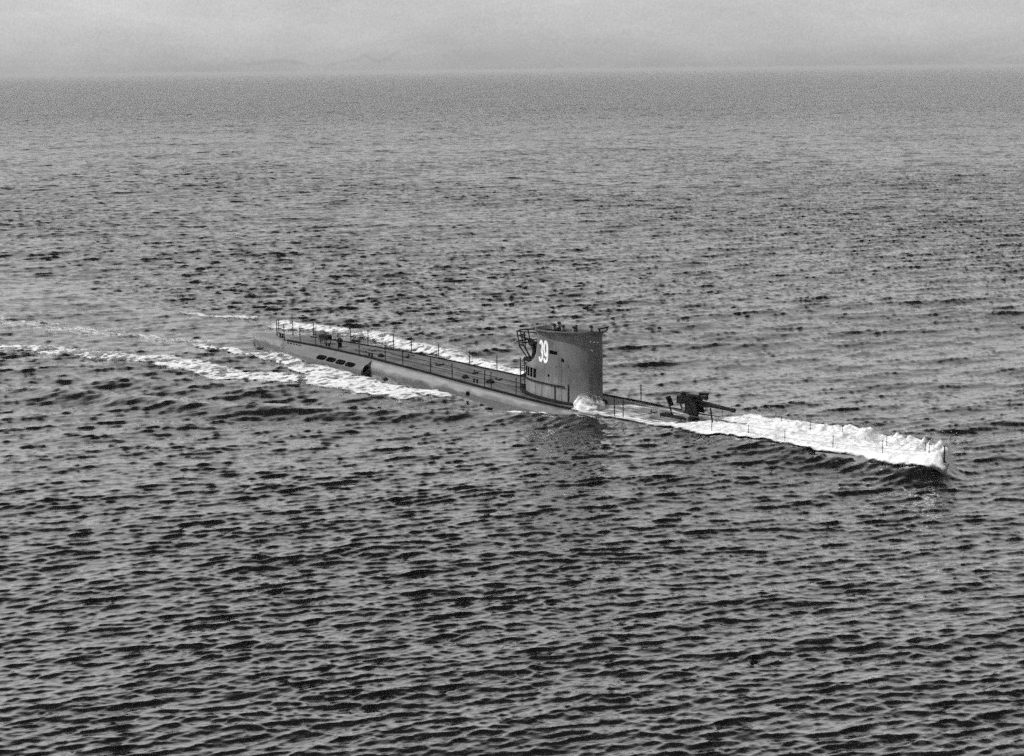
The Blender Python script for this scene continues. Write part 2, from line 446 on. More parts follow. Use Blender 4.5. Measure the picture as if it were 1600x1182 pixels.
def build_deck():
    us = np.linspace(3.2, 61, 120); V = []; F = []
    for u in us:
        w, z = deck_w(u), zd(u) + .05
        V += [(u, -w, z - .12), (u, -w, z), (u, -w * .5, z + .035), (u, 0, z + .05), (u, w * .5, z + .035), (u, w, z), (u, w, z - .12)]
    for i in range(len(us) - 1):
        for k in range(6):
            a = i * 7 + k; F.append((a, a + 1, a + 8, a + 7))
    return mesh_obj('deck', V, F, M_DECK, sub)
build_deck()
for sg in (1, -1):
    mb = MB(); us_ = np.linspace(4, 60, 80); V = []; F = []
    for u in us_:
        w = deck_w(u)
        V += [(u, -sg * (w - .02), zd(u) - .02), (u, -sg * (w - .02), zd(u) + .13), (u, -sg * (w + .07), zd(u) + .13), (u, -sg * (w + .07), zd(u) - .02)]
    for i in range(len(us_) - 1):
        for k in range(4):
            a = i * 4 + k; b_ = i * 4 + (k + 1) % 4; F.append((a, b_, b_ + 4, a + 4))
    mb.add(V, F).build('toe_rail', M_DARK, sub)
# long raised pipe runs and gratings on the after deck
for v0, r_ in ((.55, .07), (-.5, .09)):
    mb = MB(); mb.tube([(u, v0 * (1 + .1 * math.sin(u)), zd(u) + .14) for u in np.linspace(12, 29.5, 24)], r_, 6); mb.build('deck_pipe', M_MID, sub)
rnd = random.Random(4)
for u, v, lx, ly in ((12.6, .2, 1.3, 1.0), (16.2, -.5, 1.6, .9), (20.2, .1, 1.1, 1.2), (23.6, -.3, 1.7, .9), (26.6, .2, 1.0, 1.0), (29.2, .3, 1.2, .8), (40.6, 0, 1.2, .9)):
    mb = MB(); mb.box((u, -v, zd(u) + .13), (lx, ly, .12)); o = mb.build('deck_hatch', M_MID if rnd.random() < .5 else M_LOWER, sub)
    b2 = MB(); b2.lathe([(.05, 0), (.05, .1)], (u + lx * .38, -v, zd(u) + .19), 8); b2.build('hinge', M_DARK, o)

# ---- blister along the after quarter with its flooding slots
def build_blister(sgn):
    us = np.linspace(3.6, 15.7, 26); V = []; F = []
    for u in us:
        t = (u - 3.6) / 12.1
        w = wd(u); e = smooth(0, .45, np.array(t)).item()
        z = zd(u)
        top = w + .015; out_w = w + .30 + .72 * e ** .8
        prof = [(top, z + .012), (top + (out_w - top) * .45, z - .26), (out_w, z - .62), (out_w + .03, z - .82), (out_w, -.05), (out_w - .25, -.8), (w * .8, -.9)]
        V += [(u, -sgn * a, b) for a, b in prof]
    n = 7
    for i in range(len(us) - 1):
        for k in range(n - 1):
            a = i * n + k; F.append((a, a + 1, a + n + 1, a + n))
    e = (len(us) - 1) * n
    F.append(tuple(range(e, e + n))); F.append(tuple(range(n)))
    o = mesh_obj('stern_blister', V, F, M_BLISTER, sub, smooth=False)
    return o
def blister_pt(u, f, sgn=1):
    t = (u - 3.6) / 12.1; e = smooth(0, .45, np.array(t)).item(); w = wd(u); z = zd(u)
    top = w + .015; ow = w + .30 + .72 * e ** .8
    pr = [(top, z + .012), (top + (ow - top) * .45, z - .26), (ow, z - .62), (ow + .03, z - .82)]
    x = f * 3; i = min(2, int(x)); q = x - i
    a = pr[i][0] * (1 - q) + pr[i + 1][0] * q; b = pr[i][1] * (1 - q) + pr[i + 1][1] * q
    return Vector((u, -sgn * a, b))
blis = {}
for sgn in (1, -1): blis[sgn] = build_blister(sgn)
def rounded_panel(name, u0_, u1_, f0, f1, mat, parent, off=.012, n=8):
    """rounded slot plate lying on the blister skin"""
    pts = []
    hu, hf = (u1_ - u0_) / 2, (f1 - f0) / 2
    for k in range(24):
        a = 2 * math.pi * k / 24
        cx, cy = math.cos(a), math.sin(a)
        q = .55
        pts.append(((u0_ + u1_) / 2 + hu * math.copysign(abs(cx) ** q, cx), (f0 + f1) / 2 + hf * math.copysign(abs(cy) ** q, cy)))
    V = []
    for o_ in (off, -.05):
        for a, b in pts:
            p = blister_pt(a, b); nrm = Vector((0, -.55, .83)) if b < .66 else Vector((0, -.99, .1))
            V.append(p + nrm * o_)
    N = len(pts)
    F = [tuple(reversed(range(N)))] + [(k, (k + 1) % N, N + (k + 1) % N, N + k) for k in range(N)]
    return mesh_obj(name, V, F, mat, parent)
for k in range(4):
    u_ = 9.55 + k * 1.28
    rounded_panel('flooding_slot', u_, u_ + 1.12, (.39 + .008 * k), (.635 + .006 * k), M_VOID, blis[1], off=.03)
for k in range(5):
    rounded_panel('vent_hole', 4.4 + k * .42, 4.4 + k * .42 + .27, .05, .14, M_VOID, blis[1], off=.02)
# the open end of the blister, a dark oval mouth with a pale rim
ue = 15.7; wE = wd(ue); zE = zd(ue)
V = []
for k in range(24):
    a = 2 * math.pi * k / 24
    V.append((ue + .02, -(wE + .62 + .34 * math.cos(a)), zE - .52 + .26 * math.sin(a) - .12 * math.cos(a)))
mesh_obj('tube_mouth', V, [tuple(range(24))], M_VOID, blis[1])
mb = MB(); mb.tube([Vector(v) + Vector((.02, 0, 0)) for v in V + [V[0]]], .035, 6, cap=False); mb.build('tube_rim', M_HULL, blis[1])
# hawse hole and drain hole on the side
def side_hole(name, u, z, r, extra=0.0):
    w = wd(u) + .42 * min(1, wd(u) / 1.6) * .6 + extra
    mb = MB(); mb.lathe([(r, -.06), (r, .05)], (u, -w, z), 16, axis=(0, -1, .25)); mb.build(name, M_VOID, sub)
side_hole('hawse_hole', 4.1, .42, .16, .03)
side_hole('drain_hole', 27.0, .22, .16, .02)
side_hole('drain_hole', 2.6, .1, .05, .03)

# ---- guard rails
NEAR_U = [3.5, 5.7, 7.8, 10.8, 13.5, 16.8, 18.9, 22.1, 24.5, 27.9, 28.6, 31.1, 39.9, 40.6, 47.4, 50.0, 52.5, 55.6, 58.6, 61.2]
FAR_U = [.2, 1.9, 4.4, 9.0, 11.0, 13.9, 15.8, 18.7, 21.9, 24.7, 27.6, 30.4, 38.2, 41.8, 45.2, 50.0, 52.2, 54.6, 57.8, 60.6]
st_me = {}
def stanchion(u, sgn, h):
    w = deck_w(u) - .03
    rr = .032 if u < 44 else .016
    mb = MB(); mb.tube([(0, 0, 0), (0, 0, h)], rr, 6); mb.lathe([(.085, 0), (.06, .06)], (0, 0, 0), 8); mb.lathe([(rr * 1.5, h - .03), (rr * 1.7, h), (rr, h + .05)], (0, 0, 0), 8)
    mb.tube([(-.04, 0, h * .55), (.04, 0, h * .55)], rr * 1.5, 6)
    o = mb.build('stanchion', M_DARK, sub)
    o.location = (u, -sgn * w, zd(u) + .045)
    o.rotation_euler = (rnd.uniform(-.05, .05), rnd.uniform(-.05, .05), 0)
    return o
for us_, sgn in ((NEAR_U, 1), (FAR_U, -1)):
    hs = []
    for u in us_:
        h = 1.12 * rnd.uniform(.93, 1.12)
        if u > 45: h *= .75
        stanchion(u, sgn, h); hs.append(h)
    for a in range(len(us_) - 1):
        if abs(us_[a + 1] - us_[a]) > 7: continue
        for lv in (1.0, .55):
            p = Vector((us_[a], -sgn * (deck_w(us_[a]) - .03), zd(us_[a]) + .045 + hs[a] * lv)); q = Vector((us_[a + 1], -sgn * (deck_w(us_[a + 1]) - .03), zd(us_[a + 1]) + .045 + hs[a + 1] * lv))
            mb = MB(); mb.tube([p.lerp(q, t) - Vector((0, 0, .12 * (q - p).length / 3 * t * (1 - t))) for t in np.linspace(0, 1, 6)], .008, 5)
            mb.build('lifeline', M_MID, sub)
# jackstaff at the stem and flagstaff aft
mb = MB(); mb.tube([(62.0, 0, zd(62.0)), (62.0, 0, zd(62.0) + .95)], [.05, .035], 8); mb.lathe([(.1, 0), (.06, .12)], (62.0, 0, zd(62.0)), 8); mb.build('jackstaff', M_DARK, sub)
mb = MB(); mb.tube([(.9, .1, zd(.9)), (.9, .1, zd(.9) + 1.3)], [.05, .03], 8); mb.build('flagstaff', M_DARK, sub)

# ---- stern deck fittings
def fit(u, v): return Vector((u, -v, zd(u)))
p = fit(7.9, .35)
box_t = MB()
box_t.box(p + Vector((0, 0, .62)), (.95, .55, .30))
box_o = box_t.build('ammunition_locker', M_DARK, sub)
for dx in (-.36, .36):
    for dy in (-.2, .2):
        l = MB(); l.tube([p + Vector((dx, dy, .02)), p + Vector((dx, dy, .5))], .035, 6); l.build('leg', M_DARK, box_o)
p = fit(9.95, .55)
cp = MB(); cp.lathe([(.30, 0), (.30, .06), (.16, .12), (.15, .42), (.24, .5), (.24, .66), (.12, .76), (.05, .84)], p, 18); cp.build('capstan', M_DARK, sub)
p = fit(6.6, -.3)
hd = MB(); hd.lathe([(.42, -.05), (.42, .05), (.36, .09), (0.05, .11)], p + Vector((0, 0, .55)), 20, axis=(.3, -.9, .3)); hd.tube([p + Vector((0, 0, .02)), p + Vector((0, 0, .5))], .05, 6); hd.build('open_hatch_cover', M_MID, sub)
for u, v in ((2.0, .25), (8.9, .9), (14.6, 1.3), (26.4, 1.6)):
    p = fit(u, v); bo = MB()
    for dx in (-.16, .16): bo.lathe([(.07, 0), (.07, .2), (.1, .22), (.1, .27)], p + Vector((dx, 0, .03)), 10)
    bo.box(p + Vector((0, 0, .035)), (.6, .2, .05)); bo.build('bollard', M_DARK, sub)
p = fit(5.9, -.6)
vn = MB(); vn.tube([p, p + Vector((0, 0, .5)), p + Vector((.12, 0, .62)), p + Vector((.3, 0, .62))], [.09, .09, .11, .15], 10); vn.build('ventilator', M_DARK, sub)
# coil of line and stowed gear on the after casing, near the tower
for u, v, r_ in ((27.1, .9, .3), (29.9, .2, .34), (24.9, 1.2, .22), (15.3, .9, .22)):
    p = fit(u, v); co = MB()
    for q in range(3):
        co.tube([p + Vector((math.cos(a) * (r_ - q * .05), math.sin(a) * (r_ - q * .05), .12 + q * .06)) for a in np.linspace(0, 2 * math.pi, 15)], .045, 5, cap=False)
    co.build('rope_coil', M_DARK, sub)

# ------------------------------------------------------------------ conning tower
TC, TV = 34.15, .30                    # centre along and to starboard
TILT = .055
Z0 = zd(TC) - .1
# z, rear end, front end, half width  (relative to the centre)
LV = [(Z0, -3.75, 2.72, 1.33), (1.0, -3.75, 2.72, 1.32), (1.6, -3.74, 2.71, 1.31), (2.05, -3.73, 2.70, 1.30), (2.5, -3.72, 2.70, 1.29), (2.66, -3.62, 2.70, 1.28), (2.78, -3.25, 2.69, 1.28), (3.0, -2.95, 2.69, 1.27),
      (3.4, -2.75, 2.68, 1.26), (3.9, -2.68, 2.67, 1.26), (4.3, -2.66, 2.66, 1.26), (4.85, -2.64, 2.66, 1.26), (4.97, -2.64, 2.76, 1.34), (5.06, -2.66, 2.92, 1.52), (5.15, -2.68, 3.02, 1.62), (5.23, -2.68, 3.03, 1.63)]
NT = 144
def ring_pt(a, rear, front, b, n=2.25):
    c, s_ = math.cos(a), math.sin(a)
    mid = (rear + front) / 2; A = (front - rear) / 2
    return mid + A * math.copysign(abs(c) ** (2 / n), c), b * math.copysign(abs(s_) ** (2 / n), s_)   # s>0 is starboard here
def lv_at(z):
    zs = [l[0] for l in LV]
    return [float(np.interp(z, zs, [l[i] for l in LV])) for i in (1, 2, 3)]
def tz(z, u): return z + TILT * u * smooth(2.4, 4.8, np.array(z)).item()
def tower_pt(a, z, off=0.0, keep_u=False):
    r_, f_, b_ = lv_at(z)
    if keep_u:                          # same station along the boat at every height
        uu, vv = ring_pt(a, -2.66, 2.66, 1.26)
        x = (uu - (r_ + f_) / 2) / ((f_ - r_) / 2)
        if abs(x) < 1 and vv > 0: a = math.acos(math.copysign(abs(x) ** 1.125, x))
    u, v = ring_pt(a, r_, f_, b_)
    e = 1e-3
    u1, v1 = ring_pt(a + e, r_, f_, b_); u2, v2 = ring_pt(a - e, r_, f_, b_)
    tx, ty = u1 - u2, v1 - v2; l = math.hypot(tx, ty) or 1
    nx, ny = ty / l, -tx / l
    if nx * (u - (r_ + f_) / 2) + ny * v < 0: nx, ny = -nx, -ny
    return Vector((TC + u + nx * off, -(TV + v + ny * off), tz(z, u)))
# equal arc-length angles
AN = np.linspace(0, 2 * np.pi, 4001)
uvs = np.array([ring_pt(a, -2.66, 2.66, 1.26) for a in AN]); arc = np.concatenate([[0], np.cumsum(np.hypot(*np.diff(uvs, axis=0).T))])
ARC_L = arc[-1]
def arc_angle(s_): return float(np.interp(s_ % ARC_L, arc, AN))
SIDE_S = float(np.interp(math.pi / 2, AN, arc))      # arc position of the middle of the starboard side; rear is larger s
tower_e = bpy.data.objects.new('conning_tower', None)
def build_tower():
    zs = sorted(set([l[0] for l in LV] + [1.80, 2.15, 2.42, 3.55, 3.75, 4.05, 4.55]))
    V = []; F = []
    for z in zs:
        for k in range(NT):
            V.append(tower_pt(arc_angle(ARC_L * k / NT), z))
    def hole(k, i):
        s_ = ARC_L * (k + .5) / NT - SIDE_S; z = (zs[i] + zs[i + 1]) / 2
        if 1.8 < z < 2.42:
            for c_ in (1.28, 1.66, 2.04, 2.42):
                if abs(s_ - c_) < .15: return True
        return False
    for i in range(len(zs) - 1):
        for k in range(NT):
            if hole(k, i): continue
            k2 = (k + 1) % NT
            F.append((i * NT + k, i * NT + k2, (i + 1) * NT + k2, (i + 1) * NT + k))
    # bulwark: inner wall down to the bridge floor
    base = (len(zs) - 1) * NT
    n0 = len(V)
    for z, off in ((5.24, -.06), (5.0, -.22), (4.0, -.10), (3.68, -.12)):
        for k in range(NT):
            p = tower_pt(arc_angle(ARC_L * k / NT), min(z, 5.23), off); V.append(p)
    prev = base
    for q in range(4):
        cur = n0 + q * NT
        for k in range(NT):
            k2 = (k + 1) % NT
            F.append((prev + k, prev + k2, cur + k2, cur + k))
        prev = cur
    F.append(tuple(n0 + 3 * NT + k for k in range(NT)))
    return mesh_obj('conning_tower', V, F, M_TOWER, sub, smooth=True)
tower = build_tower()
bm = bmesh.new(); bm.from_mesh(tower.data); bmesh.ops.recalc_face_normals(bm, faces=bm.faces); bm.to_mesh(tower.data); bm.free()
md = tower.modifiers.new('edges', 'EDGE_SPLIT'); md.split_angle = math.radians(38)
# dark liner behind the slots
V = []; F = []
for z in (1.7, 2.5):
    for s_ in np.linspace(1.0, 2.75, 12): V.append(tower_pt(arc_angle(SIDE_S + s_), z, -.12))
for k in range(11): F.append((k, k + 1, 12 + k + 1, 12 + k))
mesh_obj('slot_liner', V, F, M_VOID, tower)

def ribbon(name, pts, width, mat, parent, off=.014, z_is_up=True):
    """a painted or welded stroke that follows the tower skin; pts are (arc offset, z)"""
    mb = MB()
    P = [Vector((a, b, 0)) for a, b in pts]
    L_, R_ = [], []
    for i, p in enumerate(P):
        t = (P[min(i + 1, len(P) - 1)] - P[max(i - 1, 0)]).normalized()
        n_ = Vector((-t.y, t.x, 0)) * width / 2
        L_.append(p + n_); R_.append(p - n_)
    V = []; F = []
    for i in range(len(P)):
        for q in (L_[i], R_[i]):
            an = arc_angle(SIDE_S + q.x)
            V.append(tower_pt(an, q.y, off, True)); V.append(tower_pt(an, q.y, -.03, True))
    for i in range(len(P) - 1):
        a = i * 4; b = a + 4
        F += [(a, b, b + 2, a + 2), (a, a + 1, b + 1, b), (a + 2, b + 2, b + 3, a + 3)]
    F += [(0, 2, 3, 1), (len(V) - 4, len(V) - 3, len(V) - 1, len(V) - 2)]
    o = mesh_obj(name, V, F, mat, parent)
    return o
# the number: arc offset grows towards the stern, so the text runs towards smaller offsets
def arcpts(cx, cz, rx, rz, a0, a1, n=14):
    return [(cx - rx * math.cos(math.radians(a)), cz + rz * math.sin(math.radians(a))) for a in np.linspace(a0, a1, n)]
DS, DZ = 1.25, 3.72                   # centre of the two digits
c3 = DS + .30
ribbon('digit', arcpts(c3, DZ + .35, .17, .33, 160, -80) + arcpts(c3, DZ - .33, .19, .36, 80, -165)[1:], .2, M_WHITE, tower)['label'] = 'white painted figure 3'
c9 = DS - .25
ribbon('digit', arcpts(c9, DZ + .22, .17, .47, 0, -360, 24)[:] , .19, M_WHITE, tower)['label'] = 'white painted loop of the figure 9'
ribbon('digit', [(c9 - .17, DZ + .25)] + arcpts(c9, DZ - .33, .17, .37, 0, -160), .19, M_WHITE, tower, off=.018)['label'] = 'white painted tail of the figure 9'
# black recess and small openings forward of the number
ribbon('grab_recess', [(.62, 3.76), (-.1, 3.72)], .24, M_VOID, tower, off=.012)
def disc_on(name, s_, z, r, mat, off=.03, rim=True):
    an = arc_angle(SIDE_S + s_); c = tower_pt(an, z, 0); n_ = tower_pt(an, z, .1) - c
    mb = MB(); mb.lathe([(r, -.04), (r, off)], c, 16, axis=n_); o = mb.build(name, mat, tower)
    return o
disc_on('porthole', 2.42, 4.18, .14, M_VOID)
disc_on('porthole', 2.55, 1.78, .13, M_VOID)
disc_on('porthole', -.62, 3.30, .12, M_VOID)
disc_on('porthole', .12, 2.15, .07, M_VOID)
disc_on('porthole', -.2, 2.85, .06, M_MID)
disc_on('porthole', -1.05, 3.0, .09, M_MID)
ribbon('sight_slot', [(2.62, 4.98), (2.62, 4.62)], .13, M_VOID, tower, off=.012)
# ledge, vertical seams and grab rails
mb = MB(); mb.tube([tower_pt(arc_angle(SIDE_S + s_), 1.62 - (s_ - 2.1) * -.02, .05) for s_ in np.linspace(2.35, -1.05, 30)], .05, 6); mb.build('rubbing_rail', M_DARK, tower)
for s_, za, zb, wdt in ((.05, .55, 1.6, .05), (-1.05, .45, 1.75, .06), (1.3, .5, 1.55, .02), (2.0, .5, 1.55, .02), (.7, .5, 1.55, .02), (-.5, .5, 3.5, .018), (.62, 1.7, 2.9, .018)):
    ribbon('plate_seam' if wdt < .03 else 'rail_post', [(s_, za), (s_, (za + zb) / 2), (s_, zb)], wdt, M_MID if wdt < .03 else M_DARK, tower, off=.012 if wdt < .03 else .05)
# base flange
V = []; F = []
for k in range(97):
    an = arc_angle(ARC_L * k / 96)
    p = tower_pt(an, Z0 + .1, .32); q = tower_pt(an, Z0 + .1, -.05)
    V += [(p.x, p.y, zd(p.x) + .02), (p.x, p.y, zd(p.x) + .17), (q.x, q.y, zd(q.x) + .20)]
for k in range(96):
    a = k * 3; F += [(a, a + 3, a + 4, a + 1), (a + 1, a + 4, a + 5, a + 2)]
mesh_obj('base_flange', V, F, M_DARK, tower)
# lamps and rivets on the dark front face
for s_, z in ((-2.6, 4.55), (-2.85, 4.5), (-3.1, 4.46), (-2.7, 4.0)):
    an = arc_angle(SIDE_S + s_); c = tower_pt(an, z, 0); n_ = tower_pt(an, z, .1) - c
    mb = MB(); mb.lathe([(.05, -.02), (.05, .05), (.03, .07)], c, 10, axis=n_); mb.build('lamp_lens', M_WHITE, tower)
# windshield frame on the front of the bridge
mb = MB()
for s_ in (-3.0, -3.6): mb.tube([tower_pt(arc_angle(SIDE_S + s_), 5.2, -.02), tower_pt(arc_angle(SIDE_S + s_), 5.2, .02) + Vector((0, 0, .22))], .05, 6)
mb.tube([tower_pt(arc_angle(SIDE_S + s_), 5.2, 0) + Vector((0, 0, .18)) for s_ in np.linspace(-2.9, -3.9, 8)], .05, 6)
mb.build('windshield_frame', M_DARK, tower)
# periscope standards inside the bridge
for u, v, h, r_ in ((.3, -.35, 5.45, .11),):
    mb = MB(); mb.tube([(TC + u, -(TV + v), 3.9), (TC + u, -(TV + v), h)], [r_, r_ * .8], 12); mb.build('periscope', M_MID, tower)
# ---- gun platform and rail behind the tower
RU = TC - 2.68
plat = MB(); plat.lathe([(.75, 0), (.8, .05), (.8, .11)], (RU - .55, -TV, 2.72), 20); plat_o = plat.build('gun_platform', M_DARK, sub)
zt = 5.05
mb = MB()
ends = []
for z in (4.72, 4.0):
    mb.tube([(RU + .1, -TV - .55, z), (RU - .8, -TV - .75, z - .03), (RU - 1.7, -TV - .55, z - .10), (RU - 1.95, -TV, z - .12), (RU - 1.7, -TV + .5, z - .1), (RU - .8, -TV + .75, z - .03), (RU + .1, -TV + .55, z)], .045, 7)
mb.build('platform_rail', M_DARK, plat_o)
for du, dv in ((-.8, -.75), (-1.7, -.55), (-1.95, 0), (-1.7, .5), (-.8, .75)):
    l = MB(); l.tube([(RU + du * .45, -TV + dv * .7, 2.75), (RU + du * .85, -TV + dv, 3.6), (RU + du, -TV + dv, 4.70 + du * .04)], .045, 7); l.build('rail_post', M_DARK, plat_o)
ag = MB(); ag.lathe([(.26, 0), (.2, .3), (.14, .8), (.2, .95)], (RU - .55, -TV, 2.82), 14); ag_o = ag.build('machine_gun', M_DARK, sub)
g = MB(); g.tube([(RU - .1, -TV, 3.75), (RU - .6, -TV, 3.92), (RU - 1.9, -TV - .15, 4.25)], [.12, .1, .05], 8); g.build('barrel', M_DARK, ag_o)
g = MB(); g.box((RU - .5, -TV, 3.8), (.6, .28, .3)); g.lathe([(.25, -.05), (.25, .05)], (RU - .7, -TV - .22, 3.95), 16, axis=(0, 1, 0)); g.build('receiver', M_DARK, ag_o)
# ladder down the back of the tower
mb = MB()
for dv in (-.2, .2): mb.tube([(TC - 3.86, -TV + dv - .55, .45), (TC - 3.86, -TV + dv - .55, 2.9)], .035, 6)
for z in np.arange(.7, 2.8, .32): mb.tube([(TC - 3.86, -TV - .75, z), (TC - 3.86, -TV - .35, z)], .025, 6)
mb.build('ladder', M_DARK, sub)

# ------------------------------------------------------------------ deck gun forward of the tower
GU, GV = 44.6, .1
gz = zd(GU)
gun = bpy.data.objects.new('deck_gun', None); link(gun, sub); gun.location = (GU, -GV, gz - .12); gun.rotation_euler = (0, 0, math.radians(2))
mb = MB(); mb.lathe([(.62, 0), (.62, .08), (.42, .14), (.30, .6), (.34, .85), (.30, 1.0)], (0, 0, 0), 20); mb.build('pedestal', M_DARK, gun)
mb = MB()
for s_ in (-1, 1):
    mb.add([(-.45, s_ * .30, .85), (.55, s_ * .30, .80), (.35, s_ * .30, 1.75), (-.3, s_ * .30, 1.75), (-.45, s_ * .38, .85), (.55, s_ * .38, .80), (.35, s_ * .38, 1.75), (-.3, s_ * .38, 1.75)],
           [(0, 1, 2, 3), (7, 6, 5, 4), (0, 4, 5, 1), (1, 5, 6, 2), (2, 6, 7, 3), (3, 7, 4, 0)])
mb.build('carriage', M_DARK, gun)
mb = MB(); mb.tube([(-.9, 0, 1.52), (-.2, 0, 1.52), (.2, 0, 1.5), (1.2, 0, 1.46), (2.85, 0, 1.38), (2.9, 0, 1.38), (3.1, 0, 1.37)], [.2, .2, .19, .15, .10, .13, .13], 16); mb.build('barrel', M_DARK, gun)
mb = MB(); mb.box((-.95, 0, 1.52), (.45, .46, .46)); mb.build('breech', M_DARK, gun)
mb = MB(); mb.tube([(-.5, 0, 1.82), (.95, 0, 1.86)], .13, 12); mb.tube([(.95, 0, 1.86), (1.0, 0, 1.86)], .16, 12); mb.build('recuperator', M_DARK, gun)
for s_ in (-1, 1):
    mb = MB(); mb.tube([(-.2, s_ * .45, 1.6), (-.2, s_ * .8, 1.55)], .05, 6)
    mb.tube([(-.2 + .22 * math.cos(a), s_ * .8, 1.4 + .22 * math.sin(a)) for a in np.linspace(0, 2 * math.pi, 17)], .035, 5, cap=False); mb.build('handwheel', M_DARK, gun)
    mb = MB(); mb.tube([(.1, s_ * .42, 1.95), (.75, s_ * .46, 2.0)], .085, 8); mb.tube([(.1, s_ * .42, 1.7), (.2, s_ * .42, 1.95)], .05, 6); mb.build('gun_sight', M_DARK, gun)
    # crew platform with back rest
    mb = MB(); mb.box((-.75, s_ * .75, .55), (.9, .5, .06)); mb.tube([(-.5, s_ * .6, .1), (-.5, s_ * .6, .55)], .05, 6); mb.tube([(-1.1, s_ * .75, .55), (-1.4, s_ * .75, 1.6)], .05, 6)
    mb.add([(-1.2, s_ * .55, 1.2), (-1.2, s_ * .95, 1.2), (-1.5, s_ * .95, 1.75), (-1.5, s_ * .55, 1.75), (-1.12, s_ * .55, 1.25), (-1.12, s_ * .95, 1.25), (-1.40, s_ * .95, 1.78), (-1.40, s_ * .55, 1.78)],
           [(0, 1, 2, 3), (7, 6, 5, 4), (0, 4, 5, 1), (1, 5, 6, 2), (2, 6, 7, 3), (3, 7, 4, 0)])
    mb.build('layer_seat', M_DARK, gun)
mb = MB(); mb.lathe([(.16, 0), (.16, .1), (.12, .3), (.16, .42)], (.75, -.6, .0), 12); mb.build('ready_locker', M_DARK, gun)
mb = MB(); mb.tube([(1.5, -.1, 0), (1.5, -.1, .55), (1.35, -.1, 1.3)], .05, 6); mb.build('barrel_crutch', M_DARK, gun)
mb = MB(); mb.box((-2.2, .1, .30), (.7, .5, .25)); mb.tube([(-2.0, .1, .4), (-1.2, .1, .25), (-.7, .1, .3)], .07, 6); mb.build('shell_chute', M_DARK, gun)

# ------------------------------------------------------------------ people on the bridge
def person_mesh():
    me = bpy.data.meshes.new('person_body')
    J = [((0, 0, .92), .15), ((0, 0, 1.12), .15), ((0, 0, 1.32), .17), ((0, 0, 1.45), .15), ((.01, 0, 1.52), .10), ((.02, 0, 1.60), .125), ((.02, 0, 1.70), .135), ((.01, 0, 1.79), .10),
         ((0, .10, .86), .11), ((.02, .11, .48), .075), ((0, .11, .09), .055), ((.12, .12, .05), .045),
         ((0, -.10, .86), .11), ((.02, -.11, .48), .075), ((0, -.11, .09), .055), ((.12, -.12, .05), .045),
         ((0, .19, 1.40), .075), ((.03, .25, 1.14), .055), ((.26, .20, 1.12), .042), ((.34, .18, 1.13), .036),
         ((0, -.19, 1.40), .075), ((.03, -.25, 1.14), .055), ((.26, -.20, 1.12), .042), ((.34, -.18, 1.13), .036)]
    E = [(0, 1), (1, 2), (2, 3), (3, 4), (4, 5), (5, 6), (6, 7), (0, 8), (8, 9), (9, 10), (10, 11), (0, 12), (12, 13), (13, 14), (14, 15), (2, 16), (16, 17), (17, 18), (18, 19), (2, 20), (20, 21), (21, 22), (22, 23)]
    me.from_pydata([j[0] for j in J], E, [])
    o = bpy.data.objects.new('person_tmp', me); link(o)
    sk = o.modifiers.new('skin', 'SKIN'); sb = o.modifiers.new('sub', 'SUBSURF'); sb.levels = 2; sb.render_levels = 2
    for i, j in enumerate(J):
        me.skin_vertices[0].data[i].radius = (j[1], j[1]); me.skin_vertices[0].data[i].use_root = (i == 0)
    dg = bpy.context.evaluated_depsgraph_get()
    ev = o.evaluated_get(dg); nm = bpy.data.meshes.new_from_object(ev)
    bpy.data.objects.remove(o)
    nm.materials.clear(); nm.materials.append(M_COAT); nm.materials.append(M_SKIN)
    for p_ in nm.polygons:
        p_.use_smooth = True
        c = p_.center
        if c.z > 1.50 or c.x > .30: p_.material_index = 1
    return nm
pm = person_mesh()
cap_b = MB(); cap_b.lathe([(.118, 1.70), (.128, 1.74), (.125, 1.80), (.09, 1.85), (.02, 1.865)], (.015, 0, 0), 16); cap_b.box((.14, 0, 1.71), (.10, .17, .02))
cap_me = None
PEOPLE = [(-1.15, -.20, .2, 'aftmost person on the bridge, head showing above the tower rim behind the number'),
          (-.95, .45, -.6, 'person in dark coat and cap, second from the stern on the bridge, nearest the rim'),
          (-.05, .55, -.4, 'person in dark cap at the middle of the bridge rim, above the black recess'),
          (1.0, .62, -.2, 'person in dark cap forward on the bridge, looking over the near rim'),
          (1.85, -.1, 0, 'foremost person on the bridge, close behind the windshield frame')]
for i, (du, dv, rz, lab) in enumerate(PEOPLE):
    o = bpy.data.objects.new('person', pm); link(o)
    lx, ly = TC + du, -(TV + dv)
    wx = SUB_O[0] + HX[0] * lx + PX[0] * ly; wy = SUB_O[1] + HX[1] * lx + PX[1] * ly
    o.location = (wx, wy, 3.68 + TILT * du + (.05, .0, -.03, -.05, -.03)[i]); o.rotation_euler = (0, 0, SUB_A + rz)
    tag(o, lab, 'person', 'crew on the bridge')
    if cap_me is None:
        c_ = cap_b.build('cap', M_COAT, o, smooth=True); cap_me = c_.data
    else:
        c_ = bpy.data.objects.new('cap', cap_me); link(c_, o)

# ------------------------------------------------------------------ foam
rng = np.random.default_rng(5)
def vnoise(X, Y, seed):
    r_ = np.random.default_rng(seed).random((256, 256)).astype(np.float32)
    i = np.floor(X).astype(int); j = np.floor(Y).astype(int); a = X - i; b = Y - j
    a = a * a * (3 - 2 * a); b = b * b * (3 - 2 * b)
    g = lambda p_, q_: r_[p_ % 256, q_ % 256]
    return g(i, j) * (1 - a) * (1 - b) + g(i + 1, j) * a * (1 - b) + g(i, j + 1) * (1 - a) * b + g(i + 1, j + 1) * a * b
def fbm(X, Y, s0, seed, oc=4, gain=.55):
    t = 0; a = 1; n = 0
    for k in range(oc):
        t = t + a * vnoise(X * s0 * 2 ** k + 17.3 * k, Y * s0 * 2 ** k + 9.1 * k, seed + k); n += a; a *= gain
    return t / n

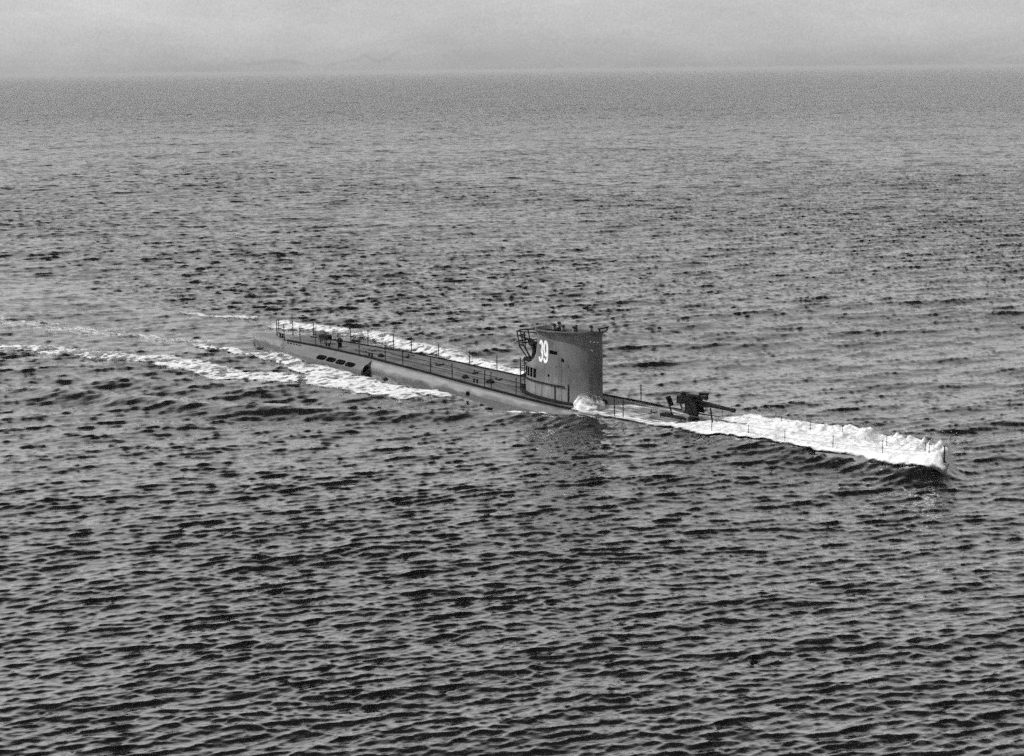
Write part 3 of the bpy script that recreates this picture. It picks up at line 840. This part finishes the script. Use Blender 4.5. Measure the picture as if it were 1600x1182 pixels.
def dens_attr(o, d):
    at = o.data.attributes.new('dens', 'FLOAT', 'POINT'); at.data.foreach_set('value', np.ascontiguousarray(d, np.float32))

def grid_faces(keep, flip=False):
    nx, ny = keep.shape; idx = np.arange(nx * ny).reshape(nx, ny)
    kq = keep[:-1, :-1] & keep[1:, :-1] & keep[1:, 1:] & keep[:-1, 1:]
    q = [idx[:-1, :-1], idx[1:, :-1], idx[1:, 1:], idx[:-1, 1:]]
    if flip: q = q[::-1]
    Fq = np.stack(q, -1)[kq]
    used, inv = np.unique(Fq, return_inverse=True)
    return used, inv.reshape(-1, 4)

def foam_sheet(name, pts, w0, w1, lift, lump, label, seed, peak=.68, skirt=.20, step=.085, sk_w=2.6, fade=(0, 0)):
    """broken foam: dense core along the path, lacy skirt around it"""
    pad = max(w0, w1) * sk_w + .5
    xs = [p[0] for p in pts]; ys = [p[1] for p in pts]
    X, Y = np.meshgrid(np.arange(min(xs) - pad, max(xs) + pad, step), np.arange(min(ys) - pad, max(ys) + pad, step), indexing='ij')
    wob = (fbm(X, Y, .22, seed + 20, 3) - .5) * 1.6
    d, al = seg_dist(X, Y + wob, pts)
    wdt = (w0 + (w1 - w0) * al) * (.45 + 1.1 * fbm(X, Y, .3, seed + 40, 3))
    t = d / np.maximum(wdt, .05)
    dens = peak * np.clip(1.25 - t, 0, 1) ** .7 * (.55 + .75 * fbm(X, Y, .8, seed + 60, 4, .6)) + skirt * np.clip(1 - t / sk_w, 0, 1)
    dens = dens * smooth(0, max(fade[0], 1e-3), al) * smooth(0, max(fade[1], 1e-3), 1 - al)
    hgt = lift + lump * np.clip(1.1 - t, 0, 1) * fbm(X, Y, 1.4, seed + 80, 4, .6)
    x, y, z = ocean(X, Y)
    used, F_ = grid_faces(dens > .03)
    o = np_mesh(name, np.stack([x, y, z + hgt], -1).reshape(-1, 3)[used], F_, M_FOAM)
    dens_attr(o, dens.reshape(-1)[used])
    return tag(o, label, 'foam', kind='stuff')
foam_sheet('wake_foam', NEAR_WAKE, 1.5, 1.25, .05, .15, 'long broken band of white foam on the near side trailing left', 1, peak=.78, fade=(.0, .10))
foam_sheet('wake_foam', [(-20.6, 124.9), (-18.1, 121.7), (-15.3, 118.2), (-12.3, 114.7), (-9.2, 111.6), (-6.0, 109.6), (-2.6, 107.4)], 1.1, .9, .05, .08, 'white foam churned along the near waterline of the hull', 2, peak=.80, fade=(0, .16))
foam_sheet('wake_foam', [(-27.3, 129.5), (-25.3, 128.7), (-22.9, 126.6), (-20.6, 124.0)], .45, .6, .05, .1, 'short white foam streak just astern of the submarine', 3, peak=.7, fade=(.3, 0))
foam_sheet('wake_foam', [(-34.0, 150), (-30.3, 147.5), (-27.0, 145.3), (-22.5, 143.1)], .5, .8, .05, .15, 'thin broken foam beyond the stern on the far side', 4, peak=.34, fade=(.5, .1))
foam_sheet('wake_foam', [(-21.5, 140.1), (-17.8, 137.7), (-14.2, 135.0), (-10.7, 131.4), (-7.2, 126.8), (-4.0, 122.3), (-1.0, 118.2), (1.2, 115.6)], 1.5, 1.2, .06, .5, 'band of white foam breaking along the far side of the hull', 5, peak=.54, fade=(.06, 0), skirt=.22)
foam_sheet('wake_foam', [(-1.2, 104.6), (.2, 103.4), (3.3, 101.7), (6.0, 99.9)], .4, .6, .05, .15, 'thin foam line at the waterline below the conning tower', 6, peak=.6, fade=(.3, 0))
foam_sheet('wake_foam', [(-52, 146), (-42, 141.5), (-34, 136.4), (-28, 132.6), (-24.5, 130.4)], 3.4, 1.0, .03, .03, 'pale streaky churned water spreading astern of the rudder', 7, peak=.22, skirt=.14, step=.14, sk_w=2.0, fade=(.1, .02))

def bow_foam():
    step = .065
    U, Vv = np.meshgrid(np.arange(36.5, 63.4, step), np.arange(-5.4, 4.4, step), indexing='ij')      # Vv positive to starboard
    wdk = np.interp(U, UW, WD); zdk = np.interp(U, UZ, ZD)
    n1 = fbm(U, Vv, .55, 301, 5, .6); n2 = fbm(U, Vv, 1.3, 330, 5, .66); n3 = fbm(U, Vv * .2, .9, 360, 5, .62)
    nearb = wdk + np.interp(U, [36.5, 39, 43, 48, 63], [.25, .2, .25, .10, .05]) + .42 * smooth(56, 60, U) + (n3 - .5) * .4
    farb = np.interp(U, [36.5, 44.6, 46.2, 53, 57, 61, 62.2, 63], [1.9, .9, -2.9, -3.2, -3.2, -2.2, -1.0, .3]) + (n3 - .5) * 1.8 + (n1 - .5) * .8
    a = nearb - Vv; b = Vv - farb
    e = np.minimum(np.minimum(a, b), (62.5 - U) * .7 + (n1 - .5) * .6)
    solid = smooth(44, 48, U)
    dens = np.clip(e * (1.1 + .5 * solid) + .16, 0, 1) * (.62 + .40 * solid)
    wash = .30 * smooth(36.5, 38, U) * smooth(47.5, 45, U) * smooth(.2, .0, np.abs(Vv) - wdk + .1)
    dens = np.maximum(dens, wash)
    mist = .36 * smooth(45, 48, U) * np.exp(-(np.minimum(b, 0) / .9) ** 2) * (Vv < 0) * smooth(62.4, 61.5, U)
    dens = np.maximum(dens, mist)
    wx = SUB_O[0] + HX[0] * U - PX[0] * Vv; wy = SUB_O[1] + HX[1] * U - PX[1] * Vv
    ox, oy, oz = ocean(wx, wy)
    inside = smooth(.5, -.3, np.abs(Vv) - wdk) * smooth(62.5, 61.6, U)
    base = np.maximum((zdk + .13) * inside + (oz + .06) * (1 - inside), oz + .05)
    grow = .28 + .62 * smooth(50, 58, U)
    spray = smooth(2.6, .5, b) * smooth(-.7, .5, b) * smooth(45.5, 50, U) * smooth(62.6, 61.2, U) * grow * (.45 + .75 * np.clip(n3 * 2.0 - .6, 0, 1.2))
    hgt = base + smooth(0, .8, e) * solid * (.05 + .22 * n1 + .30 * (n2 - .5)) + spray * (.55 + .8 * n2)
    dens = dens - .30 * smooth(.5, 1.15, hgt - base) * n2 * 1.4
    dens = dens * (.74 + .46 * n1)
    used, F_ = grid_faces(dens > .03, True)
    o = np_mesh('bow_foam', np.stack([wx, wy, hgt], -1).reshape(-1, 3)[used], F_, M_FOAM)
    dens_attr(o, dens.reshape(-1)[used])
    tag(o, 'mass of white water breaking over the foredeck and bow', 'foam', kind='stuff')
bow_foam()

def burst():
    """rounded burst of water thrown up against the front foot of the tower"""
    V = []; F = []; nu, nv = 44, 22
    for i in range(nu):
        a = 2 * math.pi * i / nu
        for j in range(nv):
            t = j / (nv - 1); ph = t * math.pi / 2
            r_ = math.cos(ph) ** .6; h = math.sin(ph)
            k = 1 + .45 * (fbm(np.array([a * 2.0 + 3]), np.array([t * 4]), 1.3, 410).item() - .5)
            x = TC + 2.9 + 1.05 * r_ * math.cos(a) * k; y = -(TV + 1.15) + .95 * r_ * math.sin(a) * k
            V.append((x, y, zd(x) - .05 + .98 * h * k * (1 - .12 * math.cos(a))))
    for i in range(nu):
        for j in range(nv - 1):
            i2 = (i + 1) % nu; F.append((i * nv + j, i2 * nv + j, i2 * nv + j + 1, i * nv + j + 1))
    W = [(SUB_O[0] + HX[0] * p_[0] + PX[0] * p_[1], SUB_O[1] + HX[1] * p_[0] + PX[1] * p_[1], p_[2]) for p_ in V]
    o = mesh_obj('spray_burst', W, F, M_FOAM, smooth=True)
    dens_attr(o, np.array([.44 - .34 * max(0, (p_[2] - zd(p_[0]) - .4)) for p_ in V]))
    tag(o, 'rounded burst of white spray at the forward foot of the conning tower', 'spray', kind='stuff')
burst()

def droplets():
    r_ = random.Random(9); mb = MB()
    ico = [(0, 0, 1), (.94, 0, 0), (0, .94, 0), (-.94, 0, 0), (0, -.94, 0), (0, 0, -1)]
    fc = [(0, 1, 2), (0, 2, 3), (0, 3, 4), (0, 4, 1), (5, 2, 1), (5, 3, 2), (5, 4, 3), (5, 1, 4)]
    for k in range(2600):
        u = r_.uniform(46, 62.4); w = max(.8, wd(u))
        v = -w * r_.uniform(.2, 1.6) if r_.random() < .8 else w * r_.uniform(.6, 1.3)
        h = zd(u) + .3 + abs(r_.gauss(0, .25 + .35 * (u - 46) / 16)); s_ = r_.uniform(.008, .026)
        x = SUB_O[0] + HX[0] * u - PX[0] * v; y = SUB_O[1] + HX[1] * u - PX[1] * v
        mb.add([(x + a * s_, y + b * s_, h + c * s_) for a, b, c in ico], fc)
    o = mb.build('spray_droplets', M_SPRAY); tag(o, 'fine white droplets flying above the bow foam', 'spray', kind='stuff')
droplets()

# ------------------------------------------------------------------ distant smoke and haze
def vol_mat(name, dens, col):
    mt = bpy.data.materials.new(name); mt.use_nodes = True; t = mt.node_tree
    for n in list(t.nodes):
        if n.type != 'OUTPUT_MATERIAL': t.nodes.remove(n)
    o_ = [n for n in t.nodes if n.type == 'OUTPUT_MATERIAL'][0]
    v = t.nodes.new('ShaderNodeVolumePrincipled'); v.inputs['Density'].default_value = dens
    v.inputs['Color'].default_value = (col, col, col, 1)
    t.links.new(v.outputs[0], o_.inputs['Volume'])
    return mt

mb = MB()
b = 19500
mb.box((0, 0, (24.5 - 5) / 2), (2 * b, 2 * b, 29.5))
hz = mb.build('haze', vol_mat('haze_air', 1.0e-4, .70)); tag(hz, 'pale even sea haze', 'haze', kind='stuff')

# thin trail of funnel smoke hanging over the horizon
sm = MB()
pth = [(-1040, 60), (-960, 52), (-840, 63), (-790, 58), (-720, 40), (-624, 51), (-560, 66), (-528, 76), (-500, 62), (-480, 58), (-440, 70), (-408, 92), (-385, 100)]
P_ = [(x, 6000 + 40 * math.sin(x * .01), z) for x, z in pth]
sm.tube(P_, [3, 6, 9, 8, 6, 7, 8, 9, 7, 7, 8, 6, 3], 12)
so = sm.build('smoke_trail', vol_mat('thin_smoke', .007, .2), smooth=True)
tag(so, 'faint thin wisp of dark smoke hanging above the horizon', 'smoke', kind='stuff')
